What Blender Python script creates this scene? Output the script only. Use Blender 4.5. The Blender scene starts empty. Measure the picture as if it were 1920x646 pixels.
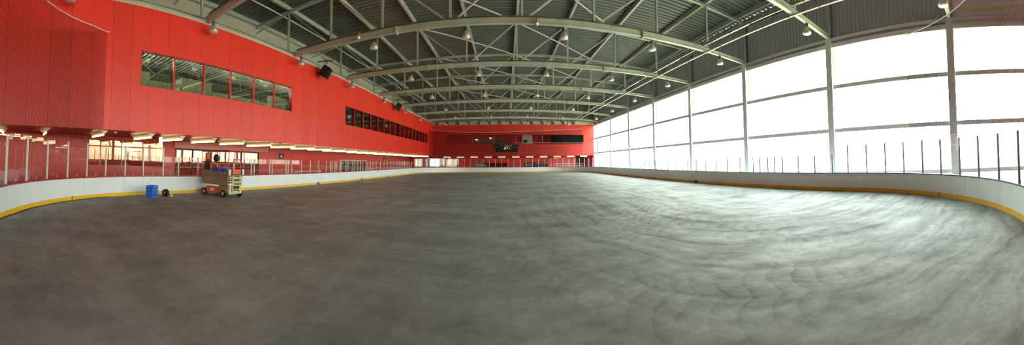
import bpy, math, random
from mathutils import Vector, Matrix
random.seed(7)
SC = bpy.context.scene
COL = SC.collection
PI = math.pi

# ------------------------------------------------------------------ camera
H = 2.0
FPX = 574.095
cam = bpy.data.cameras.new('camera')
cam.type = 'PANO'
cam.panorama_type = 'CENTRAL_CYLINDRICAL'
cam.central_cylindrical_radius = 1.0
cam.central_cylindrical_range_u_min = -947.22 / FPX
cam.central_cylindrical_range_u_max = (1920 - 947.22) / FPX
cam.central_cylindrical_range_v_min = -(646 - 279.02) / FPX
cam.central_cylindrical_range_v_max = 279.02 / FPX
cam.clip_start = 0.05; cam.clip_end = 2000
camo = bpy.data.objects.new('camera', cam); COL.objects.link(camo)
pit, rol = 0.0407, 0.0049
cp, sp, cr, sr = math.cos(pit), math.sin(pit), math.cos(rol), math.sin(rol)
# rows: right, forward, up of the camera in the world
Rp = Matrix(((1, 0, 0), (0, cp, sp), (0, -sp, cp)))
Rr = Matrix(((cr, 0, -sr), (0, 1, 0), (sr, 0, cr)))
M = Rr @ Rp
right, fwd, up = M[0], M[1], M[2]
mw = Matrix((right, up, -fwd)).transposed().to_4x4()
mw.translation = (0, 0, H)
camo.matrix_world = mw
SC.camera = camo

# ------------------------------------------------------------------ light
SKY = 10.8
world = bpy.data.worlds.new('sky'); SC.world = world
world.use_nodes = True
wn = world.node_tree; wn.nodes.clear()
wo = wn.nodes.new('ShaderNodeOutputWorld'); wb = wn.nodes.new('ShaderNodeBackground')
wb.inputs[0].default_value = (0.94, 1.0, 1.01, 1); wb.inputs[1].default_value = SKY
wn.links.new(wb.outputs[0], wo.inputs[0])
# hazy sky: paler towards the horizon, stronger overhead
wt = wn.nodes.new('ShaderNodeTexCoord'); wx = wn.nodes.new('ShaderNodeSeparateXYZ'); wr = wn.nodes.new('ShaderNodeMapRange')
wn.links.new(wt.outputs['Generated'], wx.inputs[0]); wn.links.new(wx.outputs[2], wr.inputs['Value'])
wr.inputs['From Min'].default_value = 0.0; wr.inputs['From Max'].default_value = 0.6
wr.inputs['To Min'].default_value = SKY * .74; wr.inputs['To Max'].default_value = SKY * 1.6
wn.links.new(wr.outputs['Result'], wb.inputs[1])
sun = bpy.data.lights.new('sun', 'SUN'); sun.energy = 5.0; sun.angle = 0.01; sun.color = (1, .93, .82)
suno = bpy.data.objects.new('sun', sun); COL.objects.link(suno)
suno.rotation_euler = (math.radians(12), math.radians(-42), 0)      # from beyond the red wall, high
por = bpy.data.lights.new('facade_portal', 'AREA'); por.shape = 'RECTANGLE'; por.size = 68; por.size_y = 8.9
por.cycles.is_portal = True
poro = bpy.data.objects.new('facade_portal', por); COL.objects.link(poro)
poro.location = (17.15, 25, 4.5); poro.rotation_euler = (PI / 2, 0, PI / 2)
SC.view_settings.view_transform = 'Standard'
SC.view_settings.look = 'None'
SC.view_settings.gamma = 1.0
SC.view_settings.use_curve_mapping = False
SC.view_settings.exposure = 0.0
SC.cycles.max_bounces = 8
SC.cycles.diffuse_bounces = 5
SC.cycles.transparent_max_bounces = 24
SC.cycles.sample_clamp_indirect = 6.0
SC.cycles.pixel_filter_type = 'BLACKMAN_HARRIS'
SC.cycles.filter_width = 1.1
SC.cycles.caustics_reflective = False
SC.cycles.caustics_refractive = False

# ------------------------------------------------------------------ materials
def mat(name, col, rough=.6, metal=0., noise=0., nscale=3., spec=.5, emit=None, es=0., bump=0.):
    m = bpy.data.materials.new(name); m.use_nodes = True
    nt = m.node_tree; b = nt.nodes['Principled BSDF']
    b.inputs['Base Color'].default_value = (*col, 1)
    b.inputs['Roughness'].default_value = rough
    b.inputs['Metallic'].default_value = metal
    b.inputs['Specular IOR Level'].default_value = spec
    if emit:
        b.inputs['Emission Color'].default_value = (*emit, 1); b.inputs['Emission Strength'].default_value = es
    if noise > 0:
        tc = nt.nodes.new('ShaderNodeTexCoord'); n = nt.nodes.new('ShaderNodeTexNoise')
        n.inputs['Scale'].default_value = nscale; n.inputs['Detail'].default_value = 5
        nt.links.new(tc.outputs['Object'], n.inputs['Vector'])
        mr = nt.nodes.new('ShaderNodeMapRange')
        mr.inputs['From Min'].default_value = .3; mr.inputs['From Max'].default_value = .7
        mr.inputs['To Min'].default_value = 1 - noise; mr.inputs['To Max'].default_value = 1 + noise
        nt.links.new(n.outputs['Fac'], mr.inputs['Value'])
        vm = nt.nodes.new('ShaderNodeVectorMath'); vm.operation = 'SCALE'
        vm.inputs[0].default_value = col
        nt.links.new(mr.outputs['Result'], vm.inputs['Scale'])
        nt.links.new(vm.outputs['Vector'], b.inputs['Base Color'])
        if bump:
            bp = nt.nodes.new('ShaderNodeBump'); bp.inputs['Strength'].default_value = bump
            nt.links.new(n.outputs['Fac'], bp.inputs['Height']); nt.links.new(bp.outputs['Normal'], b.inputs['Normal'])
    return m

def glassy(name, tint, refl, rough=0.0, gtint=(1, 1, 1)):
    """thin sheet: mostly see-through, part mirror"""
    m = bpy.data.materials.new(name); m.use_nodes = True
    nt = m.node_tree; nt.nodes.clear()
    o = nt.nodes.new('ShaderNodeOutputMaterial'); mx = nt.nodes.new('ShaderNodeMixShader')
    t = nt.nodes.new('ShaderNodeBsdfTransparent'); g = nt.nodes.new('ShaderNodeBsdfGlossy')
    t.inputs[0].default_value = (*tint, 1); g.inputs[0].default_value = (*gtint, 1); g.inputs['Roughness'].default_value = rough
    lw = nt.nodes.new('ShaderNodeLayerWeight'); lw.inputs['Blend'].default_value = .5
    pw_ = nt.nodes.new('ShaderNodeMath'); pw_.operation = 'POWER'; pw_.inputs[1].default_value = 4.0
    nt.links.new(lw.outputs['Facing'], pw_.inputs[0])
    mr = nt.nodes.new('ShaderNodeMapRange'); mr.inputs['To Min'].default_value = refl; mr.inputs['To Max'].default_value = min(.9, refl + .55)
    nt.links.new(pw_.outputs[0], mr.inputs['Value']); nt.links.new(mr.outputs['Result'], mx.inputs['Fac'])
    nt.links.new(t.outputs[0], mx.inputs[1]); nt.links.new(g.outputs[0], mx.inputs[2]); nt.links.new(mx.outputs[0], o.inputs[0])
    return m

def red_panel(name, axis, period, col, rough=.42, seam=.55):
    """red coated panels with thin vertical joints every PERIOD metres along AXIS"""
    m = mat(name, col, rough)
    nt = m.node_tree; b = nt.nodes['Principled BSDF']
    tc = nt.nodes.new('ShaderNodeTexCoord'); sx = nt.nodes.new('ShaderNodeSeparateXYZ')
    nt.links.new(tc.outputs['Object'], sx.inputs[0])
    d = nt.nodes.new('ShaderNodeMath'); d.operation = 'DIVIDE'; d.inputs[1].default_value = period
    nt.links.new(sx.outputs[axis], d.inputs[0])
    fr = nt.nodes.new('ShaderNodeMath'); fr.operation = 'FRACT'; nt.links.new(d.outputs[0], fr.inputs[0])
    lt = nt.nodes.new('ShaderNodeMath'); lt.operation = 'LESS_THAN'; lt.inputs[1].default_value = .022 / period
    nt.links.new(fr.outputs[0], lt.inputs[0])
    fl = nt.nodes.new('ShaderNodeMath'); fl.operation = 'FLOOR'; nt.links.new(d.outputs[0], fl.inputs[0])
    wn_ = nt.nodes.new('ShaderNodeTexWhiteNoise'); wn_.noise_dimensions = '1D'; nt.links.new(fl.outputs[0], wn_.inputs['W'])
    mr = nt.nodes.new('ShaderNodeMapRange'); mr.inputs['To Min'].default_value = .93; mr.inputs['To Max'].default_value = 1.05
    nt.links.new(wn_.outputs['Value'], mr.inputs['Value'])
    k = nt.nodes.new('ShaderNodeMath'); k.operation = 'MULTIPLY_ADD'; k.inputs[1].default_value = -seam
    nt.links.new(lt.outputs[0], k.inputs[0]); nt.links.new(mr.outputs['Result'], k.inputs[2])
    vm = nt.nodes.new('ShaderNodeVectorMath'); vm.operation = 'SCALE'; vm.inputs[0].default_value = col
    nt.links.new(k.outputs[0], vm.inputs['Scale']); nt.links.new(vm.outputs['Vector'], b.inputs['Base Color'])
    return m

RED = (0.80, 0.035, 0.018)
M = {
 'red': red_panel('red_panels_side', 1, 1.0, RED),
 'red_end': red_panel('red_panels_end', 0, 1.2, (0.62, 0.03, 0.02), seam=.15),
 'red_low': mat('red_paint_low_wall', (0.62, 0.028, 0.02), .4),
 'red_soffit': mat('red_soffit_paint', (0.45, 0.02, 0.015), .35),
 'pink': mat('pale_red_panel', (0.75, 0.16, 0.11), .3),
 'steel': mat('grey_green_steel', (0.46, 0.53, 0.43), .4, noise=.12, nscale=1.5),
 'steel_dark': mat('dark_steel', (0.09, 0.09, 0.08), .5),
 'deck': mat('roof_deck_steel', (0.135, 0.16, 0.13), .45, noise=.08, nscale=.4),
 'clad': mat('slate_cladding', (0.40, 0.44, 0.48), .5),
 'column': mat('column_paint', (0.72, 0.79, 0.82), .4),
 'cream': mat('cream_wall', (0.50, 0.49, 0.40), .7, noise=.06, nscale=1),
 'board': mat('white_board_plastic', (0.84, 0.90, 0.93), .35, noise=.03, nscale=1.3),
 'yellow': mat('yellow_kick_strip', (0.88, 0.52, 0.03), .35),
 'cap_red': mat('red_cap_rail', (0.40, 0.03, 0.03), .35),
 'cap_dark': mat('dark_cap_rail', (0.16, 0.17, 0.2), .4),
 'post': mat('white_post', (0.78, 0.78, 0.72), .35),
 'post_grey': mat('aluminium_post', (0.33, 0.36, 0.37), .35, metal=.3),
 'black': mat('black_plastic', (0.012, 0.012, 0.013), .45),
 'rubber': mat('black_rubber', (0.02, 0.02, 0.02), .7),
 'tray': mat('cable_tray_galvanised', (0.14, 0.14, 0.12), .5, metal=.3),
 'lampshade': mat('lamp_aluminium', (0.62, 0.60, 0.52), .3, metal=.55),
 'lampglass': mat('lamp_lens', (0.80, 0.80, 0.76), .25),
 'tube': mat('fluorescent_tube', (1, 1, 1), .5, emit=(1, .82, .50), es=9.0),
 'reflector': mat('cream_reflector', (0.90, 0.74, 0.38), .45),
 'white': mat('white_paint', (0.75, 0.75, 0.72), .4),
 'blue': mat('blue_plastic', (0.015, 0.07, 0.42), .4),
 'blue_light': mat('bright_blue_plastic', (0.03, 0.16, 0.75), .4),
 'orange': mat('orange_paint', (0.75, 0.10, 0.025), .4),
 'khaki': mat('khaki_paint', (0.30, 0.23, 0.12), .5, noise=.1, nscale=4),
 'creamy': mat('cream_yellow_paint', (0.62, 0.60, 0.33), .45),
 'greyplate': mat('grey_brown_plate', (0.20, 0.16, 0.14), .5, noise=.1, nscale=4),
 'amber': mat('yellow_digit', (0.9, 0.75, 0.05), .5, emit=(1, .8, .05), es=.8),
 'ground': mat('outdoor_gravel', (0.55, 0.50, 0.42), .9, noise=.1, nscale=.3),
 'hill': mat('outdoor_hillside', (0.70, 0.56, 0.44), .95, noise=.25, nscale=.06),
 'glass': glassy('rink_glass', (0.95, 0.98, 0.97), .03),
 'facade_glass': glassy('facade_glass', (0.95, 0.97, 0.96), .03),
 'facade_glass_top': glassy('facade_glass_upper', (0.93, 0.95, 0.80), .03),
 'window_glass': glassy('tinted_window_glass', (0.80, 0.85, 0.75), .24, gtint=(.95, 1, .85)),
 'window_far': glassy('dark_window_glass', (0.40, 0.36, 0.32), .16, gtint=(1, .95, .85)),
 'mirror_glass': glassy('reflective_film_glass', (0.55, 0.25, 0.20), .22, rough=.01, gtint=(.78, .52, .36)),
 'door_glass': glassy('door_glass', (0.62, 0.40, 0.36), .25, gtint=(.95, .62, .5)),
 'teal': mat('teal_dark_room', (0.06, 0.12, 0.11), .6),
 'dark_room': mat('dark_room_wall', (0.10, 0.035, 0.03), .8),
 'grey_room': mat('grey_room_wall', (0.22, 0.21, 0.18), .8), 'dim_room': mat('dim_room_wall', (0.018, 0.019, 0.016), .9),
}

def net_material():
    m = bpy.data.materials.new('black_net_mesh'); m.use_nodes = True
    nt = m.node_tree; nt.nodes.clear()
    o = nt.nodes.new('ShaderNodeOutputMaterial'); mx = nt.nodes.new('ShaderNodeMixShader')
    t = nt.nodes.new('ShaderNodeBsdfTransparent'); d = nt.nodes.new('ShaderNodeBsdfDiffuse')
    d.inputs[0].default_value = (.012, .010, .010, 1)
    uv = nt.nodes.new('ShaderNodeUVMap'); sx = nt.nodes.new('ShaderNodeSeparateXYZ'); nt.links.new(uv.outputs[0], sx.inputs[0])
    fs = []
    for ax in (0, 1):       # knotted 45 mm mesh: cord wherever either direction falls on a strand
        dv = nt.nodes.new('ShaderNodeMath'); dv.operation = 'DIVIDE'; dv.inputs[1].default_value = .045
        nt.links.new(sx.outputs[ax], dv.inputs[0])
        fr = nt.nodes.new('ShaderNodeMath'); fr.operation = 'FRACT'; nt.links.new(dv.outputs[0], fr.inputs[0])
        lt = nt.nodes.new('ShaderNodeMath'); lt.operation = 'LESS_THAN'; lt.inputs[1].default_value = .17
        nt.links.new(fr.outputs[0], lt.inputs[0]); fs.append(lt)
    mx2 = nt.nodes.new('ShaderNodeMath'); mx2.operation = 'MAXIMUM'
    nt.links.new(fs[0].outputs[0], mx2.inputs[0]); nt.links.new(fs[1].outputs[0], mx2.inputs[1])
    nt.links.new(mx2.outputs[0], mx.inputs['Fac'])
    nt.links.new(t.outputs[0], mx.inputs[1]); nt.links.new(d.outputs[0], mx.inputs[2]); nt.links.new(mx.outputs[0], o.inputs[0])
    return m
M['net'] = net_material()

def floor_material():
    m = bpy.data.materials.new('brushed_concrete'); m.use_nodes = True
    nt = m.node_tree; N = nt.nodes; Lk = nt.links; b = N['Principled BSDF']
    def math_(op, a, c=None, clamp=False):
        n = N.new('ShaderNodeMath'); n.operation = op; n.use_clamp = clamp
        for i, v in enumerate((a, c)):
            if v is None: continue
            if isinstance(v, (int, float)): n.inputs[i].default_value = v
            else: Lk.new(v, n.inputs[i])
        return n.outputs[0]
    def rng(v, a0, a1, b0, b1):
        n = N.new('ShaderNodeMapRange'); Lk.new(v, n.inputs['Value'])
        for k, x in zip(('From Min', 'From Max', 'To Min', 'To Max'), (a0, a1, b0, b1)): n.inputs[k].default_value = x
        return n.outputs['Result']
    def noise(vec, sc, det=6, ro=.6):
        n = N.new('ShaderNodeTexNoise'); n.inputs['Scale'].default_value = sc; n.inputs['Detail'].default_value = det
        n.inputs['Roughness'].default_value = ro; Lk.new(vec, n.inputs['Vector']); return n.outputs['Fac']
    tc = N.new('ShaderNodeTexCoord'); P = tc.outputs['Object']
    sx = N.new('ShaderNodeSeparateXYZ'); Lk.new(P, sx.inputs[0]); X, Y = sx.outputs[0], sx.outputs[1]
    # lanes of the levelling machine: down the rink, then round towards the facade
    dx = math_('MINIMUM', math_('SUBTRACT', X, 10.5), 0.0); dy = math_('MINIMUM', math_('SUBTRACT', Y, 10.0), 0.0)
    wob = math_('MULTIPLY', math_('SUBTRACT', noise(P, .16, 3), .5), 2.6)
    wob2 = math_('MULTIPLY', math_('SUBTRACT', noise(P, 1.6, 3), .5), .22)
    dist = math_('ADD', math_('ADD', math_('SQRT', math_('ADD', math_('MULTIPLY', dx, dx), math_('MULTIPLY', dy, dy))), wob), wob2)
    lane = math_('SUBTRACT', math_('FRACT', math_('DIVIDE', dist, 1.25)), .5)
    edge = math_('POWER', math_('MULTIPLY', math_('ABSOLUTE', lane), 2.0), 4.0)          # 1 at a lane border
    along = math_('MULTIPLY', math_('SUBTRACT', Y, X), .75)
    ph = math_('ADD', math_('DIVIDE', along, .42), math_('ADD', math_('MULTIPLY', math_('MULTIPLY', lane, lane), 2.4), math_('MULTIPLY', noise(P, .8, 3), 1.3)))
    saw = math_('POWER', math_('FRACT', ph), 3.0)                                        # thin dark ridge of every scallop
    cmb = N.new('ShaderNodeCombineXYZ'); Lk.new(math_('MULTIPLY', dist, 2.2), cmb.inputs[0]); Lk.new(math_('MULTIPLY', along, .35), cmb.inputs[1])
    streak = noise(cmb.outputs[0], 1.2, 6, .7)
    mp = N.new('ShaderNodeMapping'); mp.inputs['Scale'].default_value = (.55, 1.5, 1); mp.inputs['Rotation'].default_value = (0, 0, .5); Lk.new(P, mp.inputs['Vector'])
    cross = noise(mp.outputs[0], .6, 9, .68)
    mp2 = N.new('ShaderNodeMapping'); mp2.inputs['Scale'].default_value = (1.6, .5, 1); mp2.inputs['Rotation'].default_value = (0, 0, .25); Lk.new(P, mp2.inputs['Vector'])
    cross2 = noise(mp2.outputs[0], .9, 8, .7)
    blotch = noise(P, .2, 5, .6)
    fine = noise(P, 7, 6, .75)
    rightw = rng(X, -1.5, 3.5, 0, 1.0)
    nearw = rng(Y, 34, 12, .15, 1.0)
    mask = math_('MULTIPLY', math_('MULTIPLY', rng(noise(P, .28, 3), .38, .55, .0, 1.0), rng(X, 8.5, 6.0, .12, 1.0)), rng(Y, 1.0, 3.0, .1, 1.0))
    sw = math_('MULTIPLY', rightw, nearw)
    s1 = math_('MULTIPLY', math_('MULTIPLY', rng(streak, .35, .65, -1, 1), sw), .22)
    s1b = math_('MULTIPLY', math_('MULTIPLY', math_('ADD', math_('MULTIPLY', edge, .24), math_('MULTIPLY', math_('MULTIPLY', saw, mask), .26)), sw), -1.0)
    s2 = math_('ADD', math_('MULTIPLY', rng(cross, .3, .7, -1, 1), .26), math_('MULTIPLY', rng(cross2, .3, .7, -1, 1), .18))
    s3 = math_('MULTIPLY', rng(blotch, .3, .7, -1, 1), .16)
    s4 = math_('MULTIPLY', rng(fine, .3, .7, -1, 1), .10)
    tot = math_('ADD', math_('ADD', math_('ADD', math_('ADD', s1, s1b), s2), math_('ADD', s3, s4)), 1.0)
    cr_ = N.new('ShaderNodeValToRGB'); Lk.new(rng(tot, .4, 1.6, 0, 1), cr_.inputs['Fac'])
    cr_.color_ramp.elements[0].color = (.095, .098, .096, 1); cr_.color_ramp.elements[1].color = (.45, .49, .50, 1)
    e = cr_.color_ramp.elements.new(.5); e.color = (.25, .272, .270, 1)
    Lk.new(cr_.outputs[0], b.inputs['Base Color'])
    Lk.new(rng(tot, .5, 1.5, .68, .48), b.inputs['Roughness'])
    b.inputs['Specular IOR Level'].default_value = .22
    bp = N.new('ShaderNodeBump'); bp.inputs['Strength'].default_value = .15; bp.inputs['Distance'].default_value = .02
    Lk.new(tot, bp.inputs['Height']); Lk.new(bp.outputs['Normal'], b.inputs['Normal'])
    return m
M['floor'] = floor_material()

# ------------------------------------------------------------------ mesh helpers
class MB:
    def __init__(s): s.v = []; s.f = []; s.uv = None
    def box(s, x0, x1, y0, y1, z0, z1, T=None):
        b = len(s.v)
        for x in (x0, x1):
            for y in (y0, y1):
                for z in (z0, z1):
                    p = Vector((x, y, z)); s.v.append(tuple(T @ p) if T else tuple(p))
        for q in ((0, 1, 3, 2), (4, 6, 7, 5), (0, 4, 5, 1), (2, 3, 7, 6), (0, 2, 6, 4), (1, 5, 7, 3)):
            s.f.append([b + i for i in q])
        return s
    def prism(s, prof, a, b_, up_=(0, 0, 1)):
        """profile (list of (side, up)) swept from a to b"""
        a = Vector(a); b_ = Vector(b_); d = (b_ - a).normalized(); u = Vector(up_)
        sd = d.cross(u)
        if sd.length < 1e-4: sd = d.cross(Vector((0, 1, 0)))
        sd.normalize(); u = sd.cross(d).normalized()
        n = len(prof); k = len(s.v)
        for p in (a, b_):
            for (q, r) in prof: s.v.append(tuple(p + sd * q + u * r))
        for i in range(n):
            j = (i + 1) % n; s.f.append([k + i, k + j, k + n + j, k + n + i])
        s.f.append([k + i for i in range(n)][::-1]); s.f.append([k + n + i for i in range(n)])
        return s
    def bar(s, a, b_, w, h, up_=(0, 0, 1)):
        return s.prism([(-w / 2, -h / 2), (w / 2, -h / 2), (w / 2, h / 2), (-w / 2, h / 2)], a, b_, up_)
    def ibeam(s, a, b_, w, h, t=.02, up_=(0, 0, 1)):
        W, Hh = w / 2, h / 2
        pr = [(-W, -Hh), (W, -Hh), (W, -Hh + t), (t / 2, -Hh + t), (t / 2, Hh - t), (W, Hh - t), (W, Hh), (-W, Hh), (-W, Hh - t), (-t / 2, Hh - t), (-t / 2, -Hh + t), (-W, -Hh + t)]
        return s.prism(pr, a, b_, up_)
    def tube(s, a, b_, r, n=8, up_=(0, 0, 1)):
        return s.prism([(r * math.cos(2 * PI * i / n), r * math.sin(2 * PI * i / n)) for i in range(n)], a, b_, up_)
    def path(s, pts, r, n=6):
        for a, b_ in zip(pts, pts[1:]): s.tube(a, b_, r, n)
        return s
    def lathe(s, prof, c=(0, 0, 0), n=16, axis='z'):
        k = len(s.v)
        for (r, z) in prof:
            for i in range(n):
                t = 2 * PI * i / n
                p = (r * math.cos(t), r * math.sin(t), z) if axis == 'z' else (r * math.cos(t), z, r * math.sin(t)) if axis == 'y' else (z, r * math.cos(t), r * math.sin(t))
                s.v.append((p[0] + c[0], p[1] + c[1], p[2] + c[2]))
        for a in range(len(prof) - 1):
            for i in range(n):
                j = (i + 1) % n; s.f.append([k + a * n + i, k + a * n + j, k + (a + 1) * n + j, k + (a + 1) * n + i])
        s.f.append([k + i for i in range(n)][::-1]); s.f.append([k + (len(prof) - 1) * n + i for i in range(n)])
        return s
    def build(s, name, m, parent=None, smooth=False, loc=None):
        me = bpy.data.meshes.new(name); me.from_pydata(s.v, [], s.f); me.update()
        if m: me.materials.append(m)
        if smooth:
            for p in me.polygons: p.use_smooth = True
        o = bpy.data.objects.new(name, me); COL.objects.link(o)
        if parent: o.parent = parent
        if loc: o.location = loc
        return o

def tag(o, label=None, cat=None, group=None, kind=None):
    if label: o['label'] = label
    if cat: o['category'] = cat
    if group: o['group'] = group
    if kind: o['kind'] = kind
    return o
def thing(name, label, cat, loc=(0, 0, 0), rz=0, group=None):
    o = bpy.data.objects.new(name, None); COL.objects.link(o); o.location = loc; o.rotation_euler = (0, 0, rz)
    o.empty_display_size = .2
    return tag(o, label, cat, group)
def struct(o, label=None): return tag(o, label, None, None, 'structure')
def sthing(name, loc=(0, 0, 0), label=None):
    o = bpy.data.objects.new(name, None); COL.objects.link(o); o.location = loc; return tag(o, label, None, None, 'structure')
def dup(o, loc=None, label=None, rz=None, parent=None):
    c = o.copy(); COL.objects.link(c); c.parent = parent if parent else o.parent
    if loc is not None: c.location = loc
    if rz is not None: c.rotation_euler = (0, 0, rz)
    if label: c['label'] = label
    for ch in list(o.children):
        if ch is c: continue
        dup(ch, parent=c)
    return c
ORD = ['first', 'second', 'third', 'fourth', 'fifth', 'sixth', 'seventh', 'eighth', 'ninth', 'tenth', 'eleventh', 'twelfth',
       'thirteenth', 'fourteenth', 'fifteenth', 'sixteenth', 'seventeenth', 'eighteenth', 'nineteenth', 'twentieth',
       'twenty-first', 'twenty-second', 'twenty-third', 'twenty-fourth', 'twenty-fifth', 'twenty-sixth']

# ------------------------------------------------------------------ key dimensions
XL, XLW, XLO = -14.16, -19.8, -18.55       # red upper wall face, lower wall, outer wall above
XR = 17.40                                  # facade
YN, YE = -9.0, 58.49                        # near and far ends
TY = [1.78 + 7.61 * i for i in range(8)]    # truss lines
TY0 = 1.78 - 7.61
ZS = 3.16                                   # soffit
ZW = 9.42                                   # top of red wall
PX = [-14.8, -11.05, -7.3, -3.1, 1.0, 5.2, 9.4, 13.45]   # truss posts
def zt(x): return 13.35 - (.0016 if x < 0 else .0024) * x * x       # top chord centre
def zb(x): return 9.93 - .0013 * x * x                               # bottom chord centre
DECK = .44

# ------------------------------------------------------------------ the shell
struct(MB().box(-26, 17.6, YN, 64, -.2, 0).build('floor', M['floor']))
struct(MB().box(-400, 17.4 - 35, -200, 300, -.5, -.3).box(17.6, 60, -200, 300, -.5, -.06).build('ground_outside', M['ground']), 'pale gravel ground outside the glass facade')
# hillside beyond the car park outside
hb = MB(); nx, ny = 5, 60
for i in range(ny + 1):
    y = -200 + 500 * i / ny
    h = 5.5 + 2.5 * math.sin(i * .21) + 1.2 * math.sin(i * .63)
    for k, (x, z) in enumerate(((60, -.5), (75, 0.5), (110, h * .8), (150, h * 1.7), (190, h * 1.9), (190, -1))):
        hb.v.append((x, y, z))
for i in range(ny):
    for k in range(5):
        a = i * 6 + k; hb.f.append([a, a + 6, a + 7, a + 1])
struct(hb.build('hillside', M['hill']), 'dry hillside outside beyond the glass facade')

def panel_wall(mb, plane, c0, c1, u0, u1, z0, z1, holes=()):
    """slab at plane 'x' or 'y' between c0..c1, with rectangular holes (ua,ub,za,zb)"""
    us = sorted({u0, u1, *[h[0] for h in holes], *[h[1] for h in holes]})
    for a, b_ in zip(us, us[1:]):
        hs = sorted([h for h in holes if h[0] <= a and h[1] >= b_], key=lambda h: h[2])
        z = z0
        for h in hs + [(0, 0, z1, z1)]:
            if h[2] > z + 1e-4:
                if plane == 'x': mb.box(c0, c1, a, b_, z, h[2])
                else: mb.box(a, b_, c0, c1, z, h[2])
            z = h[3]
    return mb

W1 = (5.50, 16.83, 5.42, 7.24); W2 = (24.45, 54.7, 5.32, 7.12)
struct(panel_wall(MB(), 'x', XL - .3, XL, YN, YE, ZS, ZW, [W1, W2]).build('wall_left', M['red']))
# soffit and lower wall
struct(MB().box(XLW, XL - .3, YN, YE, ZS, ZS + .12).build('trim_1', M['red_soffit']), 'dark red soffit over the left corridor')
DW = (4.2, 9.75, 1.2, 2.97); DD = (10.7, 19.0, 0.0, 2.6); DF = (33.3, 40.5, 0.0, 2.08); DG = (21.9, 23.5, 0, 2.0)
struct(panel_wall(MB(), 'x', XLW - .2, XLW, YN, 64, 0, ZS + .12, [DW, DD, DF]).build('wall_left_lower', M['red_low']))
struct(MB().box(XLO - .2, XLO, YN, YE + .5, ZS + .12, 12.9).box(XLO - .05, XLO, YN, YE + .5, 12.9, 13.225).build('wall_left_outer', M['cream']))
struct(MB().box(XLO, XL - .3, YN, YE, ZW - .12, ZW - .02).build('trim_2', M['cream']), 'cream ledge floor above the red wall')
# cream strip and channel along the wall top
struct(MB().box(XL - .35, XL - .02, 3.9, YE, ZW, ZW + .17).build('trim_3', M['cream']), 'cream strip along the top of the red wall')
ch = thing('channel_beam', 'long dark steel channel lying on top of the red left wall', 'beam')
mb = MB(); mb.box(XL - .30, XL - .28, 1.0, YE, ZW + .17, ZW + .40); mb.box(XL - .28, XL + .02, 1.0, YE, ZW + .17, ZW + .19); mb.box(XL - .28, XL - .1, 1.0, YE, ZW + .38, ZW + .40)
mb.build('channel', M['steel'], ch)
mb = MB()
for i in range(190): y = 1.2 + i * .3; mb.box(XL - .27, XL + .02, y, y + .03, ZW + .19, ZW + .22)
mb.build('slat', M['steel_dark'], ch)

# end wall: upper slab with the long opening, band, gable, lower wall with windows
EW = (-11.49, 15.33, 5.33, 7.08)
struct(panel_wall(MB(), 'y', YE, YE + .3, XL - .3, XR + .1, ZS - .1, 9.08, [EW]).build('wall_far', M['red_end']))
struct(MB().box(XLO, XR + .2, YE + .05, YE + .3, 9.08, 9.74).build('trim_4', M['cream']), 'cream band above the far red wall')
gb = MB(); P = .6; n = int((XR - XLO + .2) / P)
prof = []
for i in range(n + 1):
    x = XLO + i * P; prof += [(x, 0), (x + .42, 0), (x + .46, .07), (x + .56, .07)]
k = 0
for x, d in prof: gb.v += [(x, YE + .1 + d, 9.74), (x, YE + .1 + d, zt(x) + .6)]
for i in range(len(prof) - 1): gb.f.append([2 * i, 2 * i + 2, 2 * i + 3, 2 * i + 1])
struct(gb.build('wall_far_gable', M['grey_room']))
ELW = 61.5
EH = [(-18.9, -17.0, .9, 2.58), (-16.2, -13.35, .9, 2.58), (-12.9, -12.35, .9, 2.45), (-12.1, -9.75, .9, 2.49), (-6.16, .5, .75, 1.74), (3.7, 8.6, .75, 1.9), (14.4, 17.4, 0, 3.0)]
struct(panel_wall(MB(), 'y', ELW, ELW + .2, XLW, XR, 0, ZS + .02, EH).build('wall_far_lower', M['red_low']))
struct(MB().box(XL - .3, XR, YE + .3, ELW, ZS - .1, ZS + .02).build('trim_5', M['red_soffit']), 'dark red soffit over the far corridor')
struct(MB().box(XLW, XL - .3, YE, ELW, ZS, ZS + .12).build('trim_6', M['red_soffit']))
struct(MB().box(XLO, XR, YN - .3, YN, 0, 13.6).build('wall_near', M['red_low']))
struct(MB().box(XR - .02, XR + .2, YE + .3, 64.6, 0, 3.3).build('wall_far_right', M['red_low']))

# roof deck: real trapezoid corrugations across the hall
def deck():
    mb = MB(); per = .42; dep = .10
    ys = []; y = YN
    while y < YE + .6:
        ys += [(y, 0), (y + .16, 0), (y + .21, dep), (y + .37, dep)]; y += per
    xs = [XLO - .06] + [-18 + 36 * i / 22 for i in range(23)]
    xs = [x for x in xs if x < XR + .3] + [XR + .23]
    for (y, d) in ys:
        for x in xs: mb.v.append((x, y, zt(x) + DECK + d))
    n = len(xs)
    for i in range(len(ys) - 1):
        for j in range(n - 1): mb.f.append([i * n + j, i * n + j + 1, (i + 1) * n + j + 1, (i + 1) * n + j])
    return mb
struct(deck().build('ceiling', M['deck']))

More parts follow.
